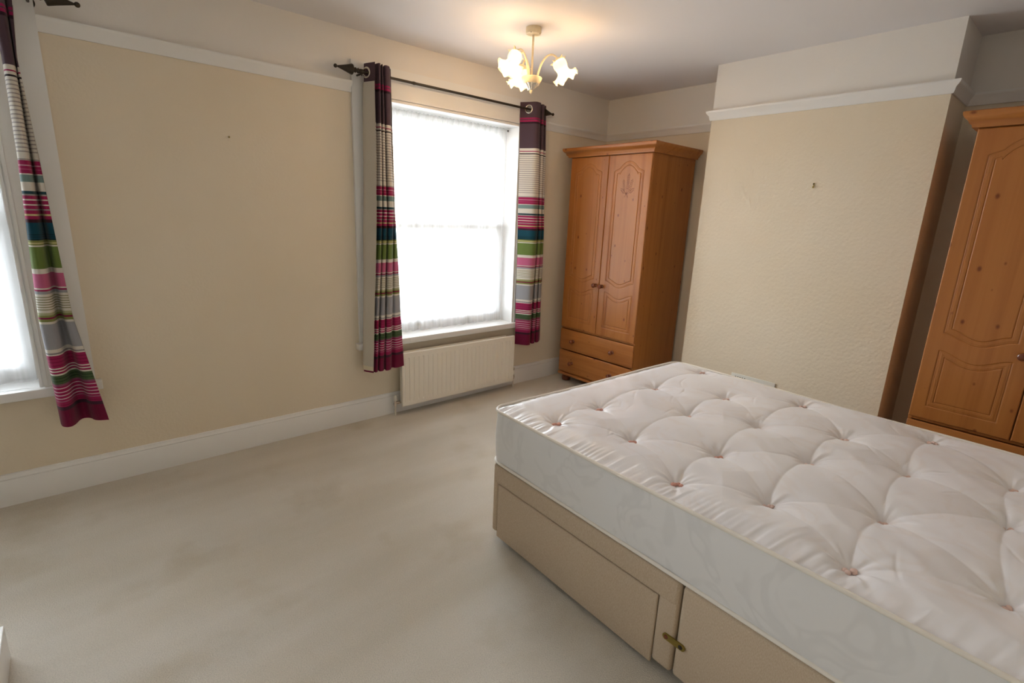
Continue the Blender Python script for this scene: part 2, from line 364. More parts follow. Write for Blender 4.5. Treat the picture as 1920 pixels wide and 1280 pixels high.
# ------------------------------------------------------------------ windows
def window(idx, x0, x1):
    root = empty('window_%d' % idx, ((x0+x1)/2, 0, .56)); root['kind'] = 'structure'
    a, b = x0+CAS, x1-CAS          # inner edge of the casing boards
    ia, ib = a+.032, b-.032        # reveal
    m = MB()
    m.box(x0, a, -.020, 0, .585, 2.425); m.box(b, x1, -.020, 0, .585, 2.425); m.box(a, b, -.020, 0, 2.252, 2.425)
    m.build('window_casing', M['gloss'], root, world=True, smooth=False)
    m = MB()
    for q0, q1, y in ((0, .012, -.026), (.012, .020, -.010), (.020, .032, -.016)):
        m.box(a+q0, a+q1, y, 0, .59, 2.252-q0); m.box(b-q1, b-q0, y, 0, .59, 2.252-q0); m.box(a+q1, b-q1, y, 0, 2.252-q1, 2.252-q0)
    m.build('casing_bead', M['gloss'], root, world=True, smooth=False)
    m = MB()
    m.box(ia-.01, ia, 0, .16, .59, 2.225); m.box(ib, ib+.01, 0, .16, .59, 2.225); m.box(ia, ib, 0, .16, 2.22, 2.235)
    m.build('window_reveal', M['gloss'], root, world=True, smooth=False)
    m = MB(); m.box(x0-.025, x1+.025, -.055, 0.0, .545, .590, b=.004); m.box(ia-.008, ib+.008, -.001, .17, .56, .590)
    m.build('window_sill', M['gloss'], root, world=True)
    # sliding sashes
    def sash(y0, y1, z0, z1, nm):
        f = MB(); s = .048
        f.box(ia+.012, ia+.012+s, y0, y1, z0, z1); f.box(ib-.012-s, ib-.012, y0, y1, z0, z1)
        f.box(ia+.012+s, ib-.012-s, y0, y1, z0, z0+(.08 if z0 < 1 else .05)); f.box(ia+.012+s, ib-.012-s, y0, y1, z1-.05, z1)
        o = f.build(nm, M['gloss'], root, world=True, smooth=False)
        g = MB(); g.box(ia+.05, ib-.05, (y0+y1)/2-.002, (y0+y1)/2+.002, z0+.04, z1-.03)
        g.build('window_pane', M['glass'], o, world=True, smooth=False)
        return o
    f = MB(); f.box(ia-.008, ia+.014, .16, .26, .59, 2.225); f.box(ib-.014, ib+.008, .16, .26, .59, 2.225); f.box(ia+.014, ib-.014, .16, .26, 2.2055, 2.225); f.box(ia+.014, ib-.014, .17, .29, .56, .5995)
    f.build('sash_box', M['gloss'], root, world=True, smooth=False)
    lo = sash(.165, .205, .60, 1.440, 'lower_sash'); sash(.2055, .245, 1.380, 2.205, 'upper_sash')
    for k in (.3, .7):
        c = MB(); xx = ia+(ib-ia)*k; c.box(xx-.022, xx+.022, .150, .165, .625, .637, b=.003)
        c.build('sash_lift', M['brass'], lo, world=True)
    return ia, ib
R1 = window(1, *W1); R2 = window(2, *W2)

# ------------------------------------------------------------------ net curtains
def net(ia, ib, label):
    nu, nv = 420, 50; z0, z1 = .594, 2.192
    X = np.linspace(ia+.012, ib-.012, nu); Z = np.linspace(z1, z0, nv)
    ph = rng.uniform(0, 6, 12); fr = rng.uniform(30, 95, 12); am = rng.uniform(.2, 1, 12)
    fold = sum(a*np.sin(f*X+p) for a, f, p in zip(am, fr, ph)); fold /= np.abs(fold).max()
    fine = np.sin(X*420+2*np.sin(X*31))*.5+np.sin(X*260)*.5
    verts = []
    for z in Z:
        t = (z1-z)/(z1-z0); top = math.exp(-t/.05)
        y = .128 + fold*(.004+.012*min(1, t*1.5))*(1+.5*max(0, t-.85)/.15) + fine*.003*top - .016*max(0, t-.9)/.1*(.5+.5*fold)
        dx = .008*np.sin(6*t+ph[0])*fold*t
        verts += [(x, yy, z) for x, yy in zip(X+dx, y)]
    fs = [(j*nu+i, j*nu+i+1, (j+1)*nu+i+1, (j+1)*nu+i) for j in range(nv-1) for i in range(nu-1)]
    r = empty('net_curtain', ((ia+ib)/2, .128, .60)); tag(r, label, 'net curtain', 'sheer net curtains in the window recesses')
    MB().add(verts, fs).build('net_cloth', M['net'], r, world=True, angle=180)
    # gathered casing threaded on a wire
    m = MB(); k = 160; xs = np.linspace(ia+.014, ib-.014, k); v = []
    for z, dy in ((2.212, 0), (2.20, -.004), (2.185, 0)):
        v += [(x, .124+dy+.003*math.sin(x*300+math.sin(x*40)*2), z+.002*math.sin(x*190)) for x in xs]
    m.add(v, [(j*k+i, j*k+i+1, (j+1)*k+i+1, (j+1)*k+i) for j in range(2) for i in range(k-1)])
    m.build('gathered_heading', M['net'], r, world=True, angle=180)
    m = MB(); m.tube([(ia+.001, .126, 2.198), (ib-.001, .126, 2.198)], .0025, 8); m.build('curtain_wire', M['plastic'], r, world=True)
    for xx in (ib-.006, ia+.006): m = MB(); m.sphere((xx, .118, 2.196), .007); m.build('wire_hook', M['bronze'], r, world=True)
net(R1[0], R1[1], 'white sheer net in the cut-off window at the left edge of the photo')
net(R2[0], R2[1], 'white sheer net filling the window above the radiator')

# ------------------------------------------------------------------ striped curtains
PUR = lin(92, 72, 82); CRM = lin(232, 226, 216); MAG = lin(168, 40, 92); MAG2 = lin(140, 28, 76); BLK = lin(48, 38, 44); GRY = lin(176, 166, 162)
SAGE = lin(128, 152, 150); TEAL = lin(20, 74, 92); TEAL2 = lin(14, 52, 66); OLV = lin(140, 146, 84); GRN = lin(116, 138, 72); PNK = lin(206, 108, 146)
LGR = lin(168, 168, 174); GRE = lin(84, 104, 72); BUR = lin(122, 24, 64); DPU = lin(74, 38, 58); YEL = lin(214, 206, 150); DKT = lin(44, 78, 88)
ST = []   # (z_top, colour), read downward
def s_(z, c): ST.append((z, c))
s_(2.50, PUR); s_(2.283, MAG); s_(2.272, PUR); s_(2.266, MAG); s_(2.252, lin(58, 38, 50)); s_(2.238, PUR)
s_(2.051, CRM); s_(2.031, MAG); s_(2.025, CRM); s_(2.012, BLK); s_(2.004, CRM)
z = 1.992
while z > 1.690: s_(z, GRY); s_(z-.0055, CRM); z -= .0168
s_(1.674, GRY); s_(1.666, MAG); s_(1.648, lin(214, 160, 180)); s_(1.643, MAG); s_(1.631, lin(190, 90, 130)); s_(1.627, MAG); s_(1.611, CRM)
s_(1.606, SAGE); s_(1.575, CRM); s_(1.536, DKT); s_(1.523, GRY); s_(1.516, MAG); s_(1.501, CRM); s_(1.495, MAG); s_(1.479, CRM); s_(1.473, MAG)
s_(1.458, GRY); s_(1.452, MAG); s_(1.436, YEL); s_(1.428, MAG); s_(1.413, lin(64, 30, 44)); s_(1.398, TEAL)
s_(1.346, TEAL2); s_(1.342, TEAL); s_(1.336, TEAL2); s_(1.332, TEAL); s_(1.326, TEAL2); s_(1.319, OLV); s_(1.309, YEL); s_(1.303, OLV); s_(1.297, CRM); s_(1.290, GRN)
s_(1.190, CRM); s_(1.167, PNK); s_(1.101, CRM); s_(1.094, MAG); s_(1.086, LGR); s_(1.072, CRM)
z = 1.060
while z > .990: s_(z, lin(150, 148, 110)); s_(z-.004, CRM); z -= .0118
s_(.984, lin(186, 184, 146)); s_(.972, OLV); s_(.962, MAG2); s_(.954, OLV); s_(.941, CRM); s_(.930, LGR); s_(.806, CRM); s_(.789, lin(150, 146, 148)); s_(.781, CRM); s_(.775, MAG)
s_(.762, MAG2); s_(.757, MAG); s_(.745, MAG2); s_(.740, MAG); s_(.728, MAG2); s_(.723, MAG)
s_(.713, CRM); s_(.707, MAG); s_(.699, CRM); s_(.693, MAG); s_(.684, CRM); s_(.676, GRE)
s_(.664, lin(60, 82, 56)); s_(.659, GRE); s_(.649, lin(60, 82, 56)); s_(.644, GRE); s_(.632, lin(150, 84, 112)); s_(.621, MAG)
for zz in (.613, .594, .577, .560): s_(zz, lin(222, 190, 202)); s_(zz-.005, MAG)
s_(.546, lin(176, 112, 140)); s_(.541, MAG); s_(.528, MAG2); s_(.523, MAG); s_(.516, DPU); s_(.498, BUR)
ZT, ZB = 2.400, .402
def chaikin(P, n=2):
    for _ in range(n):
        Q = [P[0]]
        for a, b in zip(P[:-1], P[1:]): Q += [a*.75+b*.25, a*.25+b*.75]
        Q.append(P[-1]); P = np.array(Q)
    return P
def curtain(levels, label, eyelets, zt=ZT, zb=ZB, hem_rise=None):
    L = [(z, chaikin(np.array(p, float))) for z, p in levels]
    nc = 170
    def resample(P, ts): 
        return np.column_stack([np.interp(ts, np.linspace(0, 1, len(P)), P[:, 0]), np.interp(ts, np.linspace(0, 1, len(P)), P[:, 1])])
    ts = np.linspace(0, 1, nc); L = [(z, resample(p, ts)) for z, p in L]
    zl = np.array([z for z, _ in L])[::-1]; PL = np.array([p for _, p in L])[::-1]   # ascending z
    def at(z):
        z = min(max(z, zl[0]), zl[-1]); i = min(int(np.searchsorted(zl, z, 'right'))-1, len(zl)-2); i = max(i, 0)
        t = (z-zl[i])/(zl[i+1]-zl[i]); return PL[i]*(1-t)+PL[i+1]*t
    zs = {round(z, 4) for z, _ in ST if zb+.003 < z < zt} | {zt, zb}
    zs |= {round(z, 4) for z in np.arange(zb+.03, zt, .03)} | {round(z, 4) for z in np.arange(2.31, 2.385, .0045)}
    zs = sorted(zs, reverse=True)
    zs = [z for i, z in enumerate(zs) if i == 0 or zs[i-1]-z > .0008]
    def colour(z):
        c = ST[0][1]
        for zz, cc in ST:
            if zz >= z: c = cc
        return c
    def sheet(zs, off, name, m, colored, root, hole=.0):
        vs = []; rows = []
        for z in zs:
            P = at(z); d = np.gradient(P, axis=0); n = np.column_stack([-d[:, 1], d[:, 0]]); n /= np.linalg.norm(n, axis=1)[:, None]+1e-9
            P = P + n*off
            sway = .0025*np.sin(z*9+ts*20)
            P = P + np.column_stack([sway*0, sway])
            rise = hem_rise(ts) if hem_rise else 0*ts
            zz = z + rise*max(0, 1-(z-zb)/.12)
            vs += [(p[0], p[1], q) for p, q in zip(P, zz)]
            rows.append(z)
        fs = []; cs = []
        for j in range(len(zs)-1):
            c = colour((zs[j]+zs[j+1])/2-1e-5) if colored else None
            for i in range(nc-1):
                q = (j*nc+i, j*nc+i+1, (j+1)*nc+i+1, (j+1)*nc+i)
                if hole and zs[j] > 2.3:
                    ctr = np.mean([vs[k] for k in q], axis=0)
                    if any(np.linalg.norm(ctr-np.array(e[0])) < hole for e in eyelets): continue
                fs.append(q); cs.append(c)
        me = bpy.data.meshes.new(name)
        loc = np.array(root.location)
        me.from_pydata([tuple(np.array(v)-loc) for v in vs], [], fs); me.materials.append(m)
        if colored:
            at_ = me.color_attributes.new('stripe', 'FLOAT_COLOR', 'CORNER')
            arr = np.array([(*c, 1) for c in cs for _ in range(4)], dtype=np.float32).ravel(); at_.data.foreach_set('color', arr)
        me.polygons.foreach_set('use_smooth', [True]*len(me.polygons)); me.update()
        o = bpy.data.objects.new(name, me); col.objects.link(o); o.parent = root
        return o
    mid = at(1.4); cx, cy = mid[:, 0].mean(), mid[:, 1].mean()
    root = empty('striped_curtain', (cx, cy, zb)); tag(root, label, 'curtain', 'striped eyelet curtains')
    sheet(zs, 0, 'curtain_cloth', M['striped'], True, root, hole=.0225)
    lz = [2.292]+[z for z in np.arange(2.27, zb+.05, -.05)]+[zb+.045]
    sheet(lz, .005, 'lining', M['lining'], False, root)
    sheet([zb+.0452, zb+.03, zb+.014], .0055, 'lining_hem', M['hem'], False, root)
    for c, nrm in eyelets:
        t = MB(); q = Vector(nrm).to_track_quat('Z', 'Y').to_matrix().to_4x4(); q.translation = Vector(c)
        prof = [(.0275+.0065*math.cos(a), .0045*math.sin(a)) for a in np.linspace(0, 2*math.pi, 13)]
        t.lathe(prof, q, 32, fn=lambda r, h, a, t_: (r, h)); t.build('eyelet_ring', M['nickel'], root, world=True)
    return root
curtain([(2.40, [(-2.466, -.165), (-2.505, -.05), (-2.45, -.06), (-2.44, -.165), (-2.427, -.162), (-2.400, -.10), (-2.415, -.15), (-2.404, -.152), (-2.375, -.08), (-2.396, -.15), (-2.353, -.14), (-2.325, -.08), (-2.334, -.11), (-2.316, -.08)]),
         (1.50, [(-2.474, -.165), (-2.533, -.05), (-2.470, -.06), (-2.455, -.165), (-2.436, -.162), (-2.405, -.10), (-2.423, -.15), (-2.395, -.152), (-2.365, -.08), (-2.383, -.15), (-2.342, -.14), (-2.312, -.08), (-2.322, -.11), (-2.297, -.08)]),
         (.402, [(-2.530, -.165), (-2.580, -.075), (-2.515, -.075), (-2.520, -.165), (-2.498, -.160), (-2.472, -.11), (-2.485, -.16), (-2.448, -.160), (-2.420, -.11), (-2.439, -.165), (-2.394, -.16), (-2.364, -.11), (-2.346, -.15), (-2.268, -.12)])],
        'striped curtain left of the radiator window, its grey lining turned outward', [((-2.490, -.092, 2.347), (-.95, -.28, 0))])
curtain([(2.40, [(-1.142, -.03), (-1.103, -.09), (-1.078, -.150), (-1.040, -.150), (-1.003, -.13), (-.960, -.05), (-.986, -.12), (-.946, -.115), (-.910, -.05), (-.930, -.10), (-.905, -.09), (-.878, -.05)]),
         (1.40, [(-1.123, -.04), (-1.092, -.10), (-1.052, -.160), (-1.015, -.158), (-.979, -.14), (-.930, -.06), (-.957, -.13), (-.905, -.115), (-.872, -.05), (-.889, -.10), (-.860, -.09), (-.832, -.06)]),
         (.402, [(-1.130, -.070), (-1.105, -.12), (-1.074, -.170), (-1.055, -.172), (-1.031, -.165), (-.965, -.09), (-1.003, -.15), (-.960, -.150), (-.905, -.08), (-.940, -.14), (-.903, -.14), (-.822, -.07)])],
        'striped curtain on the wardrobe side of the radiator window', [((-1.103, -.092, 2.347), (-.86, -.50, 0))])
def w1_curtain():
    top = [(-4.168, -.07), (-4.166, -.14), (-4.150, -.16), (-4.118, -.155), (-4.112, -.08), (-4.108, -.08), (-4.105, -.12), (-4.085, -.13)]
    l2 = [(-4.158, -.08), (-4.155, -.14), (-4.140, -.16), (-4.118, -.155), (-4.117, -.09), (-4.116, -.09), (-4.114, -.12), (-4.108, -.12)]
    l3 = [(-4.167, -.08), (-4.165, -.14), (-4.148, -.16), (-4.127, -.155), (-4.121, -.08), (-4.118, -.08), (-4.112, -.125), (-4.094, -.13)]
    l4 = [(-4.183, -.08), (-4.181, -.14), (-4.160, -.16), (-4.134, -.155), (-4.123, -.08), (-4.118, -.08), (-4.107, -.13), (-4.084, -.13)]
    l5 = [(-4.198, -.08), (-4.196, -.14), (-4.170, -.165), (-4.140, -.155), (-4.127, -.075), (-4.112, -.075), (-4.103, -.13), (-4.072, -.135)]
    l6 = [(-4.188, -.09), (-4.182, -.15), (-4.162, -.172), (-4.134, -.160), (-4.107, -.072), (-4.072, -.075), (-4.052, -.15), (-4.000, -.165)]
    curtain([(2.41, top), (2.09, l2), (1.67, l3), (1.32, l4), (.95, l5), (.41, l6)],
            'striped curtain at the left edge of the photo, its hem flaring out below the sill', [((-4.160, -.092, 2.352), (-.98, -.2, 0))], zb=.41)
w1_curtain()

# ------------------------------------------------------------------ curtain poles
def pole(xa, xb, z, label):
    y = -.09; r = empty('curtain_pole', ((xa+xb)/2, y, z)); tag(r, label, 'curtain pole', 'dark metal curtain poles')
    m = MB(); m.tube([(xa, y, z), (xb, y, z)], .0085, 14); m.tube([((xa+xb)/2-.4, y, z), ((xa+xb)/2-.385, y, z)], .0105, 14)
    m.build('pole', M['bronze'], r, world=True)
    for x, s in ((xa, -1), (xb, 1)):
        f = MB(); q = Matrix.Translation((x, y, z)) @ Matrix.Rotation(s*math.pi/2, 4, 'Y')
        f.lathe([(0, -.01), (.012, -.008), (.012, .0), (.016, .004), (.012, .010), (.011, .016), (.016, .021), (.013, .028), (.010, .034), (.030, .042), (.031, .047), (.022, .075), (.008, .125), (.004, .140), (0, .141)], q, 24)
        o = f.build('finial', M['bronze'], r, world=True)
        b = MB(); b.sphere((x+s*.147, y, z), .0115, 16); b.build('finial_ball', M['bronze'], o, world=True)
        k = MB(); xx = x-s*.02
        k.tube([(xx, -.0005, z-.012), (xx, -.006, z-.012)], .024, 20); k.tube([(xx, -.004, z-.012), (xx, y-.004, z-.012)], .006, 10)
        k.tube([(xx-.009, y, z), (xx+.009, y, z)], .0135, 18)
        k.tube([(xx, y, z-.012), (xx, y, z-.026)], .003, 8)
        k.build('pole_bracket', M['bronze'], r, world=True)
pole(-2.54, -.975, 2.347, 'dark bronze curtain pole over the radiator window')
pole(-5.66, -4.022, 2.358, 'dark curtain pole over the left window, only its pointed finial in frame')

# ------------------------------------------------------------------ radiator
def radiator():
    x0, x1, z0, z1, yf = -2.276, -1.170, .072, .492, -.112
    r = empty('radiator', ((x0+x1)/2, -.07, 0)); tag(r, 'white ribbed panel radiator below the window between the two curtains', 'radiator')
    def panel(yc, d, x0, x1, z1, name):
        n = 26; pitch = (x1-x0-.03)/n; m = MB(); xs = []; prof = []
        N = 700; X = np.linspace(x0, x1, N); ph = (X-x0-.015)/pitch % 1
        g = .5-.5*np.cos(2*np.pi*ph); rib = smoothstep((g-.04)/.34)
        rib = np.where((X < x0+.02) | (X > x1-.02), 1, rib)
        zz = [(z0, 0), (z0+.0035, 1), (z0+.032, 1), (z0+.045, 2), (z1-.052, 2), (z1-.040, 1), (z1-.006, 1), (z1-.001, .5), (z1, 0)]
        vs = []
        for z, k in zz:
            for x, q in zip(X, rib):
                y = yc-d/2 if k >= 1 else yc-d/2+.006*(1-k)
                if k == 2: y = yc-d/2+.0068*(1-q)
                vs.append((x, y, z))
        fs = [(j*N+i, j*N+i+1, (j+1)*N+i+1, (j+1)*N+i) for j in range(len(zz)-1) for i in range(N-1)]
        m.add(vs, fs); m.box(x0, x1, yc-d/2+.0075, yc+d/2, z0, z1)
        return m.build(name, M['rad'], r, world=True, angle=25)
    panel(-.104, .018, x0, x1, z1, 'front_panel')
    panel(-.050, .014, x0+.045, x1-.05, z1-.004, 'back_panel')
    m = MB()
    for k in range(46):
        x = x0+.05+k*(x1-x0-.1)/45; m.box(x, x+.002, -.094, -.058, z0+.03, z1-.02)
    m.build('convector_fins', M['rad'], r, world=True, smooth=False)
    for xx in (x0+.16, x1-.19): m = MB(); m.box(xx, xx+.03, -.043, -.001, .2, .4); m.build('wall_bracket', M['rad'], r, world=True, smooth=False)
    m = MB(); m.tube([(x0+.012, -.078, z0+.03), (x0+.012, -.078, z1-.03)], .011, 12); m.build('end_channel', M['rad'], r, world=True)
    for x, s in ((x0-.038, 1), (x1+.043, -1)):
        v = MB(); v.tube([(x, -.066, .075), (x, -.066, .115)], [.011, .011], 14); v.tube([(x, -.066, .100), (x+s*.045, -.07, .100)], .0095, 12)
        v.tube([(x, -.066, .088), (x, -.066, .100)], .014, 6); v.tube([(x+s*.016, -.068, .100), (x+s*.028, -.069, .100)], .0135, 6)
        o = v.build('radiator_valve', M['chrome'], r, world=True)
        h = MB(); h.tube([(x, -.066, .115), (x, -.066, .120), (x, -.066, .150), (x, -.066, .158)], [.011, .0125, .0115, .006], 16); h.build('valve_cap', M['plastic'], o, world=True)
        if s == -1:
            h = MB(); h.tube([(x, -.066, .158), (x, -.066, .175)], .012, 14); h.build('valve_key', M['chrome'], o, world=True)
        p = MB(); p.tube([(x, -.066, .0), (x, -.066, .076)], .0075, 12); p.build('feed_pipe', M['pipe'], r, world=True)
radiator()

# ------------------------------------------------------------------ wardrobe (origin: left front foot corner on the floor, front faces -X)
def ogee(y, y0, y1, drop, rise, kind):
    """height of the routed line across the door, kind 'arch' or 'sag'"""
    t = np.clip((y-y0)/(y1-y0), 0, 1); u = np.abs(2*t-1)
    if kind == 'arch':
        k = np.where(u < .62, np.cos(u/.62*np.pi/2)**.85, 0)
        sh = np.where(u >= .62, (1-u)/.38, 1)
        return rise*(.30*sh**.8+.70*k)
    return -rise*(.5+.5*np.cos(np.pi*u))**.9
def door_mesh(w, h, z0, mirror):
    ny, nz = 190, 620
    Y = np.linspace(0, w, ny); Z = np.linspace(0, h, nz); YY, ZZ = np.meshgrid(Y, Z)
    za = ZZ+z0
    y0, y1 = .064, w-.064
    yy = np.clip(YY, y0, y1)
    def sd(top, bot):
        """signed distance (positive inside) to the panel outline; slopes are mild so vertical gap is scaled"""
        dx = np.minimum(YY-y0, y1-YY)
        g = np.gradient(top, axis=1)/(Y[1]-Y[0]); dt = (top-za)/np.sqrt(1+g*g)
        g = np.gradient(bot, axis=1)/(Y[1]-Y[0]); db = (za-bot)/np.sqrt(1+g*g)
        return np.minimum(np.minimum(dx, dt), db)
    d1 = sd(1.888+ogee(yy, y0, y1, 0, .074, 'arch'), 1.013+ogee(yy, y0, y1, 0, .047, 'sag'))
    d2 = sd(.916+ogee(yy, y0, y1, 0, .046, 'sag'), .607+0*yy)
    d = np.maximum(d1, d2)
    g = lambda c, s: np.exp(-((d-c)/s)**2)
    depth = .0040*g(0, .0022)+.0014*g(.007, .0015)+.0014*g(.020, .0015)+.0042*g(.027, .0022)+.0008*smoothstep(d/.004)*smoothstep((.027-d)/.022)
    X = -depth
    ed = np.minimum(np.minimum(YY, w-YY), np.minimum(ZZ, h-ZZ)); X = X - .004*(1-np.sqrt(np.clip(1-(1-np.clip(ed/.005, 0, 1))**2, 0, 1)))
    return Y, Z, X
def wardrobe():
    yl, yr = -.160, -.985; xf, xb = -.620, -.035; zt = 2.018
    r = empty('wardrobe', (xf, yl, 0)); tag(r, 'honey pine two-door wardrobe in the alcove between the window and chimney breast', 'wardrobe', 'matching pine wardrobes')
    c = MB()
    c.box(xf, xb, yl, yl-.016, .075, 2.03); c.box(xf, xb, yr+.016, yr, .075, 2.03); c.box(xb-.006, xb, yl-.016, yr+.016, .09, 2.03)
    c.box(xf, xb, yl-.016, yr+.016, .085, .103); c.box(xf, xb, yl-.016, yr+.016, 2.008, 2.03); c.box(xf+.002, xb, yl-.016, yr+.016, .515, .531); c.box(xf+.004, xf+.02, yl-.016, yr+.016, .312, .325)
    c.box(xf+.004, xf+.03, -.580, -.563, .53, 2.01)
    c.build('carcass', M['pine_side'], r, world=True, smooth=False)
    # cornice swept round three sides
    CP = [(0, 2.018), (.020, 2.018), (.023, 2.030), (.033, 2.038), (.038, 2.052), (.050, 2.060), (.058, 2.072), (.060, 2.079), (.060, 2.088), (.055, 2.092), (0, 2.092)]
    m = sweep([(xb, yr), (xf-.018, yr), (xf-.018, yl), (xb, yl)][::-1], CP)
    # the room side of this path is the outside of the carcass
    m2 = MB(); pts = [(xb, yl), (xf-.018, yl), (xf-.018, yr), (xb, yr)]; rows = []
    nrm = [(0, 1), (-1, 1), (-1, -1), (0, -1)]
    for (x, y), (a, b) in zip(pts, nrm): rows += [(x+a*d, y+b*d, z) for d, z in CP]
    k = len(CP); fs = [(i*k+j, i*k+(j+1) % k, (i+1)*k+(j+1) % k, (i+1)*k+j) for i in range(3) for j in range(k)] + [tuple(range(k)), tuple(3*k+j for j in range(k))]
    m2.add(rows, fs); m2.box(xf-.01, xb, yl-.001, yr+.001, 2.031, 2.085)
    m2.build('cornice', M['pine_y'], r, world=True, angle=50)
    p = MB()   # plinth rail with a moulded lip
    p.box(xf-.022, xf, yl+.004, yr-.004, .070, .094, b=.006); p.build('plinth', M['pine_y'], r, world=True)
    for fx, fy in ((xf+.045, yl-.05), (xf+.045, yr+.05), (xb-.05, yl-.05), (xb-.05, yr+.05)):
        f = MB(); f.lathe([(.018, 0), (.036, .006), (.042, .028), (.038, .048), (.026, .058), (.030, .066), (.030, .0745)], Matrix.Translation((fx-.0, fy, 0)), 22); f.build('bun_foot', M['foot'], r, world=True)
    def knob(x, y, z, par):
        k_ = MB(); q = Matrix.Translation((x, y, z)) @ Matrix.Rotation(-math.pi/2, 4, 'Y')
        k_.lathe([(.016, -.002), (.016, .003), (.011, .006), (.008, .012), (.010, .018), (.017, .023), (.0195, .030), (.018, .037), (.012, .042), (.005, .0435), (0, .044)], q, 22)
        k_.build('knob', M['knob'], par, world=True)
    dw = .4085
    Y, Z, X = door_mesh(dw, 1.482, .533, False)
    ny, nz = len(Y), len(Z)
    for ya, side in ((-.1615, 'L'), (-.575, 'R')):
        vs = [(xf-.018-X[j, i], ya-Y[i], .533+Z[j]) for j in range(nz) for i in range(ny)]
        fs = [(j*ny+i, j*ny+i+1, (j+1)*ny+i+1, (j+1)*ny+i) for j in range(nz-1) for i in range(ny-1)]
        n0 = len(vs)
        # skirt to the back face
        ring = [j*ny for j in range(nz)] + [(nz-1)*ny+i for i in range(1, ny)] + [j*ny+ny-1 for j in range(nz-2, -1, -1)] + [i for i in range(ny-2, 0, -1)]
        for q in ring: x, y, z = vs[q]; vs.append((xf-.0005, y, z))
        L = len(ring)
        for q in range(L): fs.append((ring[q], ring[(q+1) % L], n0+(q+1) % L, n0+q))
        fs.append(tuple(n0+q for q in range(L)))
        d = MB().add(vs, fs).build('door', M['pine'], r, world=True, angle=60)
        knob(xf-.018, ya-(dw-.035) if side == 'L' else ya-.030, .958, d)
        if side == 'R':
            wm = MB(); cx = ya-.195; xx = xf-.0185
            def seed(y, z, a, l=.006, w_=.0021):
                t = MB(); t.sphere((0, 0, 0), 1, 8, sc=(.0012, w_, l))
                rot = Matrix.Translation((xx, cx-y, z)) @ Matrix.Rotation(a, 4, 'X')
                wm.add([rot @ Vector(v) for v in t.v], t.f)
            def ear(y0_, z0_, ang, n, ln):
                dy, dz = math.sin(ang), math.cos(ang)
                for q in range(n):
                    s = q/(n-1)*ln
                    for sd_ in (-1, 1): seed(y0_+dy*s+sd_*.007*math.cos(ang), z0_+dz*s-sd_*.007*math.sin(ang), ang+sd_*.7, .0058)
                seed(y0_+dy*(ln+.010), z0_+dz*(ln+.010), ang)
                wm.tube([(xx, cx+.003, 1.712), (xx, cx-y0_*.55, (z0_+1.712)/2), (xx, cx-y0_, z0_)], .0008, 5)
            ear(.008, 1.760, .05, 8, .095); ear(-.022, 1.750, -.16, 6, .062); ear(.030, 1.748, .26, 6, .068)
            ear(-.026, 1.728, -.75, 4, .030); ear(.038, 1.728, .80, 4, .032)
            for a in (-.35, .35): wm.tube([(xx, cx-math.sin(a)*.02, 1.728), (xx, cx+math.sin(a)*.05, 1.690)], .0010, 6)
            o = wm.build('wheat_motif', M['groove'], d, world=True); o['label'] = 'carved sheaf of wheat ears'
    for z0, z1 in ((.323, .512), (.106, .309)):
        m = MB(); m.box(xf-.018, xf-.0005, yl-.001, yr+.001, z0, z1, b=.005); d = m.build('drawer', M['pine_y'], r, world=True)
        for yy in (-.325, -.775): knob(xf-.018, yy, (z0+z1)/2-.005, d)
    return r
def copy_tree(o, parent=None):
    c = o.copy(); col.objects.link(c)
    if parent: c.parent = parent
    for ch in [x for x in bpy.data.objects if x.parent == o]: copy_tree(ch, c)
    return c
wr = wardrobe()
wr2 = copy_tree(wr); wr2.location.y += -2.822+.160; wr2.location.x += -.002
tag(wr2, 'matching pine wardrobe cut off by the right edge of the photo, beyond the bed')

